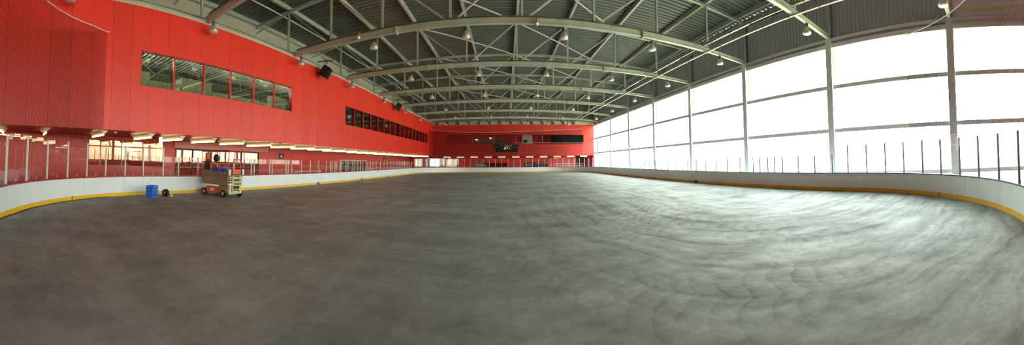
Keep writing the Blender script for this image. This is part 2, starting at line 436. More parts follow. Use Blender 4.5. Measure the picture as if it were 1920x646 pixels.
# right side: cladding above the facade
def cladding():
    mb = MB(); y = TY[0]; pts = []
    while y < YE: pts += [(y, 0), (y + .16, 0), (y + .18, .05), (y + .26, .05)]; y += .28
    x0 = XR + .1; zt_ = zt(XR) + DECK
    for (y, d) in pts: mb.v += [(x0 + d, y, 9.42), (x0 + d, y, zt_)]
    for i in range(len(pts) - 1): mb.f.append([2 * i, 2 * i + 1, 2 * i + 3, 2 * i + 2])
    mb.box(x0 + .06, x0 + .10, TY[0], YE, 9.42, zt_)
    return mb
struct(cladding().build('wall_right', M['clad']))
struct(MB().box(XR + .1, XR + .3, YN, TY[0], 8.85, zt(XR) + DECK).build('wall_right_near', mat('pale_plaster', (.85, .80, .72), .7)))
mb = MB().box(XR - .08, XR + .1, YN, TY[0] - .2, 9.45, 9.75).box(XR - .12, XR + .1, YN, TY[0] - .2, 9.0, 9.2).box(XR - .02, XR + .1, YN, TY[0] - .2, 10.2, 10.5)
struct(mb.build('trim_7', M['column']), 'painted horizontal beams above the nearest facade bay')

# facade bays as windows
bays = [TY0] + TY + [YE]
TR = [(8.75, 9.0, .24), (6.11, 6.35, .25), (3.34, 3.58, .25), (.65, .87, .25)]
for k, (a, b_) in enumerate(zip(bays, bays[1:])):
    w = sthing('window_%d' % (k + 1), (XR, a, 0))
    for (z0, z1, t) in TR:
        MB().box(-t, 0, .14, b_ - a - .14, z0, z1).build('transom', M['column'], w)
    for (z0, z1, g) in ((6.31, 8.75, 'facade_glass_top'), (3.54, 6.17, 'facade_glass'), (.85, 3.40, 'facade_glass'), (0.0, .69, 'facade_glass')):
        MB().box(-.05, -.03, .14, b_ - a - .14, z0, z1).build('pane', M[g], w)
    MB().box(-.12, .1, .1, b_ - a - .1, 9.22, 9.42).build('head_beam', M['column'], w)
    MB().box(.0, .1, .1, b_ - a - .1, 9.0, 9.22).build('head_panel', M['clad'], w)
    pr = MB().tube((-.1, .15, 9.09), (-.1, b_ - a - .15, 9.09), .025, 6)
    for j in range(6): yy = .6 + j * (b_ - a - 1.2) / 5; pr.box(-.12, -.0, yy, yy + .06, 9.07, 9.18)
    pr.build('head_pipe', M['white'], w)
for k, y in enumerate([TY0] + TY):
    t = thing('facade_column', 'tall blue-grey steel column of the glass facade, %s from the camera' % ORD[max(k - 1, 0)] if k else 'steel facade column beside the camera', 'column', (XR, y, 0), group='columns of the glass facade')
    MB().ibeam((-.12, 0, 0), (-.12, 0, 9.35), .40, .48, .04, up_=(1, 0, 0)).build('shaft', M['column'], t)
    MB().ibeam((0, 0, 9.35), (0, 0, zt(XR) + .1), .22, .24, .02, up_=(1, 0, 0)).build('upper_shaft', M['clad'], t)
    MB().box(-.4, .15, -.2, .2, 0, .03).build('base_plate', M['column'], t)

# ------------------------------------------------------------------ trusses
SEG = [-14.3, -11.05, -7.3, -3.1, 1.0, 5.2, 9.4, 13.2]
def make_truss(idx, y):
    name = ORD[idx] if idx >= 0 else 'near'
    t = thing('roof_truss', ('arched grey steel roof truss, %s from the camera' % name) if idx >= 0 else 'steel roof truss almost over the camera', 'truss', (0, y, 0), group='roof trusses')
    mb = MB()
    xs = [-14.3 + 27.5 * i / 18 for i in range(19)]
    for a, b_ in zip(xs, xs[1:]): mb.ibeam((a, 0, zb(a)), (b_, 0, zb(b_)), .24, .34, .03)
    mb.build('bottom_chord', M['steel'], t)
    mb = MB(); xs = [-18.4 + 35.4 * i / 20 for i in range(21)]
    for a, b_ in zip(xs, xs[1:]): mb.ibeam((a, 0, zt(a)), (b_, 0, zt(b_)), .18, .2, .02)
    mb.build('top_chord', M['steel'], t)
    MB().ibeam((13.15, 0, zb(13.2) + .0), (XR - .34, 0, 9.45), .20, .26, .02).build('column_strut', M['steel'], t)
    for sx in (-6.35, 8.36):
        MB().box(sx - .05, sx + .05, -.16, .16, zb(sx) - .24, zb(sx) + .2).build('splice_plate', M['steel'], t)
    for x in PX:
        MB().ibeam((x, 0, zb(x) + .15), (x, 0, zt(x) - .08), .13, .13, .015, up_=(0, 1, 0)).build('post', M['steel'], t)
    for j in range(1, 7):
        a, b_ = PX[j], PX[j + 1]
        if j <= 2: p, q = (a + .15, 0, zt(a) - .12), (b_ - .25, 0, zb(b_) + .2)
        else: p, q = (a + .3, 0, zb(a) + .2), (b_ - .2, 0, zt(b_) - .12)
        MB().bar(p, q, .09, .09).build('diagonal', M['steel'], t)
    p, q = (PX[0] + .15, 0, zt(PX[0]) - .12), (PX[1] - .2, 0, zb(PX[1]) + .2)
    MB().bar(p, q, .08, .08).build('diagonal', M['steel'], t)
    MB().bar((-18.3, 0, 12.3), (-15.0, 0, zt(-15) - .1), .08, .08).build('knee_brace', M['steel'], t)
    # cable tray on the chord: two rails with rungs and a bundle
    mb = MB()
    X0, X1 = -13.9, 13.0; n = 135
    for i in range(n):
        a = X0 + (X1 - X0) * i / n; b_ = X0 + (X1 - X0) * (i + 1) / n; z = zb(a) + .20
        if i % 5 == 0:
            b5 = X0 + (X1 - X0) * min(i + 5, n) / n
            for yy in (-.12, .10): mb.bar((a, yy, z + .03), (b5, yy, zb(b5) + .23), .015, .07)
        mb.box(a, a + .07, -.12, .1, z, z + .02)
    mb.build('cable_tray', M['tray'], t)
    mb = MB(); pts = [(x, -.02 + .03 * math.sin(x * 3), zb(x) + .26 + .02 * math.sin(x * 7)) for x in [X0 + (X1 - X0) * i / 50 for i in range(51)]]
    mb.path(pts, .035, 6).build('cable_bundle', M['black'], t)
    return t
for i, y in enumerate([TY0] + TY): make_truss(i - 1, y)

# purlins and eaves members: each one continuous line of steel
PUR = [-18.2] + PX + [16.6]
for k, x in enumerate(PUR):
    mb = MB(); y = YN
    lab = 'long steel purlin under the roof deck, %s counted from the red wall side' % ORD[k]
    mb.ibeam((x, YN, zt(x) + .26), (x, YE + .05, zt(x) + .26), .17, .32, .02)
    tag(mb.build('purlin', M['steel']), lab, 'purlin', 'roof purlins')
tag(MB().tube((-15.4, YN, 12.86), (-15.4, YE, 12.86), .05, 8).build('ceiling_pipe', M['white']), 'thin pale pipe running along the roof above the red wall', 'pipe')
# longitudinal rail pair on the right end of the trusses
t = thing('longitudinal_beam', 'long pale double rail crossing the trusses near the glass facade', 'beam', (13.25, 0, 0))
MB().ibeam((0, YN, 10.05), (0, YE - .4, 10.05), .14, .18, .02).build('upper_rail', M['steel'], t)
MB().bar((.02, YN, 9.47), (.02, YE - .4, 9.47), .12, .10).build('lower_rail', M['steel'], t)
mb = MB(); y = YN + .5
while y < YE: mb.box(-.10, .12, y, y + .06, 9.94, 9.98); mb.box(-.07, .1, y + 1, y + 1.04, 9.40, 9.44); y += 1.9
mb.build('bracket', M['steel_dark'], t)
mb = MB()
for y0 in TY[:-1]:
    mb.tube((-.12, y0 + .3, 9.80), (-.12, y0 + 3.1, 9.80), .07, 8)
mb.build('pipe_sleeve', M['steel_dark'], t)
# roof-plane bracing rods, two in each bay
for k in range(len(TY) - 1):
    y0, y1 = TY[k], TY[k + 1]
    for (xa, xb, w) in ((PX[2] + .5, PX[4] - .1, 'left of the roof centre'), (PX[4] + .3, PX[6] + .0, 'right of the roof centre')):
        o = MB().bar((xa, y0 + .2, zt(xa) - .02), (xb, y1 - .2, zt(xb) - .02), .10, .07).build('bracing_rod', M['white'])
        tag(o, 'pale diagonal bracing rod under the deck behind the %s truss, %s' % (ORD[k], w), 'brace', 'roof bracing rods')
# cream band brackets at the far end
for k in range(14):
    x = -13.2 + k * 2.04; s = -1 if x < 1 else 1
    tag(MB().prism([(-.28, -.26), (.18, -.26), (.28, .28), (-.12, .28)] if s > 0 else [(-.18, -.26), (.28, -.26), (.12, .28), (-.28, .28)], (x, YE + .05, 9.4), (x, YE - .28, 9.4)).build('bracket', M['steel_dark']),
        'dark steel bracket on the cream band above the far red wall', 'bracket', 'brackets on the far cream band')

# ------------------------------------------------------------------ high-bay lamps
def make_highbay():
    t = thing('high_bay_lamp', 'x', 'lamp', group='high-bay lamps under the trusses')
    h_ = MB().tube((0, 0, 0), (0, 0, 1), .012, 6).build('hanger', M['steel_dark'], t); h_.location = (0, 0, .34)
    MB().lathe([(.05, .36), (.085, .34), (.09, .16), (.07, .14)], n=14).build('ballast_housing', M['steel_dark'], t)
    MB().lathe([(.07, .16), (.11, .13), (.19, 0), (.235, -.14), (.25, -.24), (.24, -.24)], n=20).build('lamp_shade', M['lampshade'], t, smooth=True)
    MB().lathe([(.238, -.235), (.235, -.26), (.12, -.29)], n=20).build('lens', M['lampglass'], t, smooth=True)
    return t
hb0 = None
LX = [-13.55, -7.87, -2.2, 3.37, 9.0, 14.62]
for i in range(-1, 8):
    y = (TY[i] if i >= 0 else TY0) - .30
    xs = LX if i < 7 else [-10.76, -7.03, -3.28, .29, 4.03, 7.72, 11.52]
    for j, x in enumerate(xs):
        if i == 0 and j in (0,) : pass
        held = zb(x) - .17 if x < 13.2 else 9.93 - (x - 13.15) / 4.08 * .51 - .13   # underside of the chord or of the column strut
        z = held - .48 - .05 * max(i - 2, 0)
        lab = ('high-bay lamp under the %s truss from the camera, %s lamp from the red wall' % (ORD[i], ORD[j])) if i >= 0 else 'high-bay lamp under the truss over the camera, %s from the red wall' % ORD[j]
        if hb0 is None: o = make_highbay(); hb0 = o
        else: o = dup(hb0)
        o.location = (x, y + .30, z); o['label'] = lab
        for c_ in o.children:
            if c_.name.startswith('hanger'): c_.scale = (1, 1, held - z - .34 + .01)
# small adjustable spotlights on the third truss
for (x, lab) in ((-8.8, 'left of the centre'), (1.8, 'near the centre')):
    t = thing('spotlight', 'small tilted spotlight on the side of the third truss, ' + lab, 'spotlight', (x, TY[2] - .3, 9.72), group='small spotlights on the third truss')
    MB().box(-.03, .03, .0, .2, .1, .3).build('arm', M['orange'], t)
    T = Matrix.Rotation(.8, 4, 'Y'); mb = MB().lathe([(.06, .12), (.12, .02), (.16, -.14), (.14, -.15)], n=14)
    mb.v = [tuple(T @ Vector(v)) for v in mb.v]; mb.build('head', M['lampshade'], t, smooth=True)
# hung speakers over the left wall
for (y, w) in ((20.05, 'nearer'), (36.8, 'farther'), (3.2, None)):
    if w is None: continue
    t = thing('speaker', 'black loudspeaker tilted down over the top of the red wall, %s one' % w, 'speaker', (-13.45, y, 9.0), rz=.35, group='black loudspeakers over the red wall')
    T = Matrix.Rotation(.55, 4, 'Y')
    MB().prism([(-.42, -.3), (.42, -.38), (.42, .38), (-.42, .3)], T @ Vector((0, -.36, 0)), T @ Vector((0, .36, 0)), T.to_3x3() @ Vector((1, 0, .0))).build('cabinet', M['black'], t)
    MB().bar((-.1, -.3, .35), (.0, -.3, .85), .05, .03).bar((-.1, .3, .35), (.0, .3, .85), .05, .03).bar((-.72, 0, .86), (.6, 0, .9), .10, .06).box(-.05, .05, -.35, .35, .8, .88).build('bracket', M['steel_dark'], t)

# ------------------------------------------------------------------ upper windows in the red wall
def strip_window(n, W, count, glass, frame):
    w = sthing('window_%d' % n, (XL, 0, 0)); y0, y1, z0, z1 = W
    MB().box(-.28, .015, y0, y1, z0, z0 + .05).box(-.28, .015, y0, y1, z1 - .05, z1).box(-.28, .015, y0, y0 + .05, z0, z1).box(-.28, .015, y1 - .05, y1, z0, z1).build('window_frame', frame, w)
    d = (y1 - y0) / count
    for i in range(1, count): MB().box(-.10, .02, y0 + i * d - .045, y0 + i * d + .045, z0, z1).build('mullion', frame, w)
    for i in range(count): MB().box(-.13, -.12, y0 + i * d + .03, y0 + i * d + d - .03, z0 + .04, z1 - .04).build('pane', glass, w)
frame_red = mat('red_frame', (0.55, .03, .02), .4)
strip_window(11, W1, 6, M['window_glass'], frame_red)
strip_window(12, W2, 16, M['window_far'], frame_red)
# rooms behind them
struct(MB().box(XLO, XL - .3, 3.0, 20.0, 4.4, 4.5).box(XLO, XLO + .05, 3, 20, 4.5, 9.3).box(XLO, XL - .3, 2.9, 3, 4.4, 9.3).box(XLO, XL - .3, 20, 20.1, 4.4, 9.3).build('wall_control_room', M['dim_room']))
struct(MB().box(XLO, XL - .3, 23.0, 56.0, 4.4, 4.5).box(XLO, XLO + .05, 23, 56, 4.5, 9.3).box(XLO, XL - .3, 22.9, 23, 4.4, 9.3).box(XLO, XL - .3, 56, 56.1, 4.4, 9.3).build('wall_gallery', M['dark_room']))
def furniture(name, lab, cat, y0, y1, z1, m, x0=-15.5, x1=-14.75, z0=4.5):
    t = thing(name, lab, cat, ((x0 + x1) / 2, (y0 + y1) / 2, z0)); a, b_ = (x1 - x0) / 2, (y1 - y0) / 2; h = z1 - z0
    MB().box(-a, a, -b_, b_, .06, h - .04).build('body', m, t)
    MB().box(-a - .02, a + .02, -b_ - .02, b_ + .02, h - .04, h).build('top', m, t)
    for i in range(max(1, int((y1 - y0) / .9))):
        yy = -b_ + .45 + i * .9
        if yy < b_ - .1: MB().box(a, a + .015, yy - .38, yy + .38, .2, h - .12).build('door', m, t)
    return t
for a in (('cabinet', 'cream cabinet behind the first upper window pane', 'cabinet', 5.3, 6.25, 6.35, M['white']),
          ('counter', 'long low white counter behind the first and second window panes', 'counter', 6.35, 8.0, 5.95, M['white']),
          ('cabinet', 'tall cream cabinet behind the second upper window pane', 'cabinet', 8.2, 10.2, 6.35, M['white']),
          ('counter', 'white counter behind the third upper window pane', 'counter', 10.3, 13.0, 5.85, M['white']),
          ('counter', 'white counter behind the fourth upper window pane', 'counter', 13.3, 15.0, 5.85, M['white']),
          ('locker', 'pale blue-grey locker behind the fifth upper window pane', 'locker', 15.6, 16.8, 6.5, mat('blue_grey_locker', (.42, .52, .52), .5)),
          ('shelf_unit', 'grey shelf unit behind the last upper window pane', 'shelf', 18.0, 19.4, 6.4, M['grey_room'])):
    furniture(*a)
for k, (y, z, s) in enumerate(((7.6, 5.95, .26), (9.9, 6.35, .18), (12.0, 5.85, .28), (13.9, 5.85, .22))):
    t = thing('monitor', 'small dark screen standing on the white furniture behind the %s pane' % ORD[1 + k], 'monitor', (-15.1, y, z))
    MB().box(-.1, .1, -.1, .1, 0, .02).bar((0, 0, .02), (0, 0, s * .5), .04, .04).build('stand', M['black'], t)
    MB().box(-.02, .02, -s, s, s * .4, s * 1.5).build('screen', M['black'], t)
for y in (6.5, 9.5, 12.5, 15.5, 18.2):  # unseen fill lights, added to brighten the dim room behind the panes
    l = bpy.data.lights.new('room_fill_light', 'POINT'); l.shadow_soft_size = .12; l.energy = 120; l.color = (1, .97, .82)
    lo = bpy.data.objects.new('room_fill_light', l); COL.objects.link(lo); lo.location = (-15.6, y, 7.25)
mb = MB(); y = 3.2  # added slats imitating the roof deck's reflection in the upper panes
while y < 19.8: mb.box(XLO + .1, XL - .35, y, y + .10, 7.78, 7.84); y += .30
struct(mb.build('reflection_slats', M['white']), 'white slats behind the upper windows standing in for the reflected roof deck')
struct(MB().box(XLO, XL - .3, 3, 20, 8.0, 8.05).build('ceiling_control_room', M['dim_room']))
for k, (y, z, lab) in enumerate(((25.1, 6.1, 'lit white wall light behind the first pane of the far gallery windows'), (26.6, 6.35, 'lit white wall light behind the second pane of the far gallery windows'), (36.5, 6.55, 'lit white ceiling light behind the middle panes of the far gallery windows'))):
    t = thing('wall_light', lab, 'light', (-14.9, y, z))
    MB().box(-.05, .05, -.16, .16, -.16, .16).build('diffuser', mat('gallery_light', (1, 1, 1), .5, emit=(1, .9, .7), es=2.2), t)
    MB().box(-.07, -.05, -.2, .2, -.2, .2).bar((-.06, 0, .2), (-.06, 0, 9.28 - z), .03, .03).build('backplate', M['white'], t)

# ------------------------------------------------------------------ lower left corridor
w = sthing('window_13', (XLW, 0, 0)); y0, y1, z0, z1 = DW
MB().box(-.18, .03, y0, y1, z0, z0 + .05).box(-.18, .03, y0, y1, z1 - .05, z1).box(-.18, .03, y0, y0 + .05, z0, z1).box(-.18, .03, y1 - .05, y1, z0, z1).build('window_frame', frame_red, w)
for y in (5.05, 6.55, 8.1): MB().box(-.1, .02, y - .015, y + .015, z0, z1).build('mullion', M['white'], w)
MB().box(-.09, -.08, y0 + .04, y1 - .04, z0 + .04, z1 - .04).build('pane', M['mirror_glass'], w)
for yy in (5, 11, 17):  # added fill lights, out of view, brightening the room behind the door glass
    l = bpy.data.lights.new('corridor_fill_light', 'AREA'); l.size = 1.5; l.energy = 90; l.color = (1, .92, .8)
    lo = bpy.data.objects.new('corridor_fill_light', l); COL.objects.link(lo); lo.location = (XLW - 2.2, yy, 3.1)
struct(MB().box(XLW - 4, XLW - .2, 0, 21, 3.2, 3.3).box(XLW - 4, XLW - 3.9, 0, 21, 0, 3.2).box(XLW - 4, XLW - .2, 20.9, 21, 0, 3.2).build('wall_corridor_room', M['pink']))
# glazed entrance doors with black frames
d = sthing('door_1', (XLW, 0, 0)); y0, y1, z0, z1 = DD
ys = [10.7, 12.15, 13.6, 15.3, 17.0, 19.0]
mb = MB().box(-.1, .05, y0, y1, z1 - .08, z1)
for y in ys: mb.box(-.08, .05, y - .04, y + .04, 0, z1)
mb.build('door_frame', M['black'], d)
for a, b_ in zip(ys, ys[1:]):
    p = MB().box(-.03, -.02, a + .04, b_ - .04, .02, z1 - .08).build('door_pane', M['door_glass'], d)
    MB().tube((.06, b_ - .14, .9), (.06, b_ - .14, 1.4), .018, 8).build('door_handle', M['post_grey'], p)
tag(MB().box(XLW + .01, XLW + .12, 10.5, 20.1, 2.62, ZS - .01).build('lintel_panel', M['pink']), 'pale red panel above the black-framed glass doors', 'panel')
# farther white-framed sliding doors
d = sthing('door_2', (XLW, 0, 0)); y0, y1, z0, z1 = DF
ys = [33.3, 35.1, 36.9, 38.7, 40.5]
mb = MB().box(-.1, .08, y0, y1, z1 - .1, z1)
for y in ys: mb.box(-.08, .08, y - .06, y + .06, 0, z1)
mb.build('door_frame', M['white'], d)
for a, b_ in zip(ys, ys[1:]): MB().box(-.03, -.02, a + .06, b_ - .06, .02, z1 - .1).build('door_pane', M['door_glass'], d)
struct(MB().box(XLW - 3, XLW - 2.9, 32, 42, 0, 3.2).box(XLW - 3, XLW - .2, 32, 32.1, 0, 3.2).box(XLW - 3, XLW - .2, 42, 42.1, 0, 3.2).box(XLW - 3, XLW - .2, 32, 42, 3.1, 3.2).build('wall_foyer', M['teal']))
# small black pictogram signs on the lower wall
def sign(y, z, s, lab, sym):
    t = thing('wall_sign', lab, 'sign', (XLW + .02, y, z), group='small black signs on the left lower wall')
    MB().box(-.02, .02, -s, s, -s * .8, s * .8).build('board', M['black'], t)
    mb = MB()
    if sym: mb.prism([(-s * .5, -s * .35), (s * .5, -s * .35), (0, s * .4)], (.02, 0, 0), (.03, 0, 0))
    else: mb.lathe([(s * .3, .02), (s * .3, .03)], n=12, axis='x')
    mb.build('symbol', M['white'], t)
sign(22.05, 2.32, .34, 'small square black sign high on the left lower wall, nearest', True)
sign(47.6, 2.24, .5, 'small black sign on the left lower wall after the white-framed doors', True)
sign(56.0, 2.21, .35, 'small dark round-marked sign near the far left corner, first of two', False)
sign(58.0, 2.22, .35, 'small dark round-marked sign near the far left corner, second of two', False)
# dome detectors on the soffit
for k, (x, y) in enumerate(((-15.2, 4.65), (-15.2, 5.55), (-15.0, 16.6))):
    tag(MB().lathe([(.09, 0), (.09, -.04), (.05, -.09), (.01, -.10)], c=(x, y, ZS), n=14).build('smoke_detector', M['white'], smooth=True), 'small white dome detector under the left soffit, %s from the camera' % ORD[k], 'detector', 'dome detectors under the left soffit')
t = thing('pendant_light', 'short upright white light under the left soffit before the glass doors', 'light', (-14.9, 7.1, 2.82))
MB().box(-.07, .07, -.07, .07, -.17, .17).build('diffuser', mat('upright_light', (1, 1, .95), .5, emit=(1, .93, .8), es=1.6), t)
MB().tube((0, 0, .17), (0, 0, .34), .015, 6).build('hanger', M['white'], t)
# fluorescent battens under the left soffit
def make_batten(L, along, lab, group):
    t = thing('fluorescent_light', lab, 'light', group=group)
    # inverted-ridge reflector, its two sloping faces lit by the tube below the ridge
    MB().prism([(-.24, 0), (-.03, -.18), (.03, -.18), (.24, 0)], (-L / 2, 0, 0), (L / 2, 0, 0)).build('reflector', M['reflector'], t)
    MB().tube((-L / 2 + .03, 0, -.24), (L / 2 - .03, 0, -.24), .034, 8).build('tube', M['tube'], t)
    for s_ in (-1, 1):
        MB().box(s_ * (L / 2 - .02) - .02, s_ * (L / 2 - .02) + .02, -.03, .03, -.28, -.17).build('end_cap', M['white'], t)
    return t
BY = [-1.2, 1.05, 3.85, 6.4, 8.25, 10.4, 12.7, 15.2, 17.8, 20.3]
while BY[-1] < 56: BY.append(BY[-1] + 2.45)
b0 = None
for k, y in enumerate(BY):
    lab = 'fluorescent light across the left soffit, %s from the camera' % ORD[k]
    if b0 is None: b0 = make_batten(2.6, 'x', lab, 'fluorescent lights under the left soffit'); o = b0
    else: o = dup(b0); o['label'] = lab
    o.location = (-15.85, y, ZS)
e0 = None
for k in range(11):
    lab = 'fluorescent light on the lower edge of the far wall, %s from the left' % ORD[k]
    if e0 is None: e0 = make_batten(1.45, 'x', lab, 'fluorescent lights along the far wall'); o = e0
    else: o = dup(e0); o['label'] = lab
    o.location = (-11.35 + k * 2.68, YE + .5, ZS - .1)

# ------------------------------------------------------------------ far wall opening
w = sthing('window_14', (0, YE, 0))
x0, x1, z0, z1 = EW
MB().box(x0, x1, .0, .02, z0, z0 + .0001 + .04).box(x0, x1, -.02, .28, z0 - .03, z0).box(x0, x1, -.02, .28, z1, z1 + .03).build('window_frame', M['cap_red'], w)
for x in (-6.2, -2.1, 2.2, 5.3, 7.3): MB().bar((x, .12, z0), (x - .15, .12, z1 - .1), .10, .08).build('mullion', M['cream'], w)
MB().bar((1.5, .02, 5.55), (x1, .02, 5.5), .03, .05).build('rail', M['white'], w)
MB().bar((x0 + .3, .1, 5.5), (-2.4, .1, 5.45), .03, .04).build('rail', M['dark_room'], w)
MB().box(8.8, 11.6, .1, .14, z0 + .12, z1 - .05).box(11.68, x1 - .05, .1, .14, z0 + .12, z1 - .05).build('blackout_curtain', mat('matt_black_cloth', (.008, .008, .008), .95, spec=.1), w)
MB().box(3.3, 5.2, .3, .34, z0, z1).build('grey_panel', M['cream'], w)
MB().box(3.55, 4.25, .2, .28, 5.5, 6.15).build('small_screen', M['black'], w)
struct(MB().box(x0 - .5, x1 + .5, YE + 3, YE + 3.1, 4.2, 8).box(x0 - .6, x0 - .5, YE + .3, YE + 3.1, 4.2, 8).box(x1 + .5, x1 + .6, YE + .3, YE + 3.1, 4.2, 8).box(x0 - .5, x1 + .5, YE + .3, YE + 3.1, 7.6, 7.7).build('wall_far_gallery', mat('far_gallery_wall', (.28, .03, .025), .7)))
tag(MB().box(-6.0, 0.2, YE + 2.9, YE + 2.98, 5.3, 6.5).build('green_glazing', mat('green_grey_glass', (.10, .13, .09), .3, noise=.4, nscale=1.2)), 'dull green inner glazing seen in the far wall opening', 'glazing')
for k, (x, z) in enumerate(((-5.7, 6.35), (-2.9, 6.65))):
    tag(MB().lathe([(.12, .08), (.25, 0), (.25, -.08), (.1, -.12)], c=(x, YE + 2, z), n=12).build('round_light', mat('round_light', (1, 1, .9), .5, emit=(1, .95, .75), es=2)), 'small lit round lamp in the far wall opening, %s' % ('lower left' if k == 0 else 'upper right'), 'lamp', 'round lamps in the far opening')
# scoreboard
def text_mesh(s, size, m, parent, loc, name='lettering', depth=.01):
    c = bpy.data.curves.new(name, 'FONT'); c.body = s; c.size = size; c.extrude = depth; c.align_x = 'CENTER'; c.align_y = 'CENTER'
    o = bpy.data.objects.new(name, c); COL.objects.link(o)
    dg = bpy.context.evaluated_depsgraph_get(); me = bpy.data.meshes.new_from_object(o.evaluated_get(dg))
    bpy.data.objects.remove(o); me.name = name; me.materials.clear(); me.materials.append(m)
    o2 = bpy.data.objects.new(name, me); COL.objects.link(o2); o2.parent = parent; o2.location = loc; o2.rotation_euler = (PI / 2, 0, 0)
    return o2
t = thing('scoreboard', 'black electronic scoreboard with white lettering on the far red wall', 'scoreboard', (.23, YE - .02, 4.52))
MB().box(-2.28, 2.28, -.18, 0, -.74, .72).build('cabinet', M['black'], t)
for s in (-1, 1):
    MB().box(s * 2.24 - .03, s * 2.24 + .03, -.2, -.18, -.68, .18).build('line_marking', M['cream'], t)
    MB().box(min(s * 2.24, s * 1.45), max(s * 2.24, s * 1.45), -.2, -.18, .18, .23).build('line_marking', M['cream'], t)
    MB().bar((s * .84, -.19, .18), (s * .94, -.19, .08), .02, .04).bar((s * .94, -.19, .08), (s * .94, -.19, -.16), .02, .04, (0, 1, 0)).bar((s * .94, -.19, -.16), (s * .72, -.19, -.28), .02, .04).build('line_marking', M['cream'], t)
    MB().bar((s * .36, -.19, -.28), (s * .16, -.19, -.66), .02, .05).build('line_marking', M['cream'], t)
text_mesh('TISSOT', .48, M['white'], t, (.42, -.19, .42))
text_mesh('T+', .42, M['white'], t, (-.95, -.19, .42))
SEGS = {'0': 'abcdef', '1': 'bc', '4': 'fgbc', '7': 'abc'}
def digit(mb, ch_, x, z, w, h, th):
    S = {'a': (0, h / 2, 1), 'g': (0, 0, 1), 'd': (0, -h / 2, 1), 'f': (-w / 2, h / 4, 0), 'b': (w / 2, h / 4, 0), 'e': (-w / 2, -h / 4, 0), 'c': (w / 2, -h / 4, 0)}
    for s in SEGS[ch_]:
        cx, cz, hz = S[s]
        if hz: mb.box(x + cx - w / 2, x + cx + w / 2, -.21, -.19, z + cz - th / 2, z + cz + th / 2)
        else: mb.box(x + cx - th / 2, x + cx + th / 2, -.21, -.19, z + cz - h / 4, z + cz + h / 4)
for a in (('0', -.28, -.02, .24, .34, .10), ('4', .14, .02, .22, .30, .09), ('1', .5, -.02, .1, .32, .09)):
    mb = MB(); digit(mb, *a); mb.build('digit', M['amber'], t)
# far lower glazing
names = iter(range(15, 30))
room = MB().box(XLW, XR, ELW + 3, ELW + 3.1, 0, 3.2).box(XLW, XR, ELW + .2, ELW + 3, 3.1, 3.2)
struct(room.build('wall_far_rooms', M['dark_room']))
for k, h in enumerate(EH[:6]):
    w = sthing('window_%d' % next(names), (0, ELW, 0)); a, b_, z0, z1 = h
    fm = M['white'] if k < 4 else M['black']
    MB().box(a, b_, -.04, .1, z0, z0 + .08).box(a, b_, -.04, .1, z1 - .08, z1).box(a, a + .08, -.04, .1, z0, z1).box(b_ - .08, b_, -.04, .1, z0, z1).build('window_frame', fm, w)
    MB().box(a + .08, b_ - .08, .05, .06, z0 + .08, z1 - .08).build('pane', M['facade_glass'] if k < 4 else M['window_far'], w)
    if b_ - a > 2:
        MB().box((a + b_) / 2 - .03, (a + b_) / 2 + .03, -.02, .08, z0, z1).build('mullion', fm, w)
# self-glowing panels behind the far left windows, emission standing in for daylight
t = thing('daylight_glow_screen', 'glowing panels standing in for daylight behind the far left windows', 'glazing', (-14.3, ELW + 2.8, 1.7))
lit = mat('pale_daylight_glow', (.8, .78, .7), .6, noise=.3, nscale=1.0, emit=(.95, .98, .85), es=.75)
MB().box(-5.2, -2.4, 0, .05, -1.2, 1.2).build('glow_panel', lit, t)
MB().box(-1.9, .9, 0, .05, -1.2, 1.2).build('glow_panel', mat('white_daylight_glow', (.9, .9, .88), .6, emit=(1, 1, 1), es=1.0), t)
MB().box(1.1, 4.9, 0, .05, -1.2, 1.2).build('glow_panel', mat('cream_daylight_glow', (.8, .7, .5), .6, noise=.2, nscale=1.5, emit=(.95, .85, .6), es=.6), t)
MB().box(-5.3, 5, -.05, 0, -1.35, -1.2).build('sill', M['cap_red'], t)
tag(MB().box(-7.5, 9.5, ELW + 2.5, ELW + 2.6, .6, 1.6).build('green_backdrop', mat('green_grey_wall', (.10, .17, .13), .5, noise=.5, nscale=1)), 'dull green wall seen through the low far windows', 'wall')
# white railing by the far right opening
t = thing('railing', 'white tubular railing in front of the dark far right opening', 'railing', (9.9, 60.4, 0))
MB().tube((0, 0, 1.5), (6.0, 0, 1.5), .035, 8).tube((0, 0, 1.0), (6.0, 0, 1.0), .025, 8).build('handrail', M['white'], t)
for i in range(13): MB().tube((.0 + i * .5, 0, 0), (.0 + i * .5, 0, 1.5), .022, 6).build('baluster', M['white'], t)

# ------------------------------------------------------------------ rink boards
BXL, BXR, BYN, BYF, BR = -14.5, 14.75, -1.12, 55.95, 8.5
BH = .96
def arc(cx, cy, a0, a1, n): return [(cx + BR * math.cos(math.radians(a0 + (a1 - a0) * i / n)), cy + BR * math.sin(math.radians(a0 + (a1 - a0) * i / n))) for i in range(n + 1)]
nearL = arc(BXL + BR, BYN + BR, 262, 180, 16)
nearR = arc(BXR - BR, BYN + BR, 278, 360, 16)
farL = arc(BXL + BR, BYF - BR, 180, 90, 16)
farR = arc(BXR - BR, BYF - BR, 90, 0, 16)
left_path = nearL + [(BXL, y) for y in (14, 20, 26, 32, 38, 42)] + [(BXL, farL[0][1] - .04)]
right_path = nearR + [(BXR, y) for y in (14, 20, 26, 32, 38, 42)] + [(BXR, farR[-1][1] - .04)]
far_path = farL + [(-3, BYF), (3, BYF)] + farR
def plen(p):
    L = [0]
    for a, b_ in zip(p, p[1:]): L.append(L[-1] + math.hypot(b_[0] - a[0], b_[1] - a[1]))
    return L
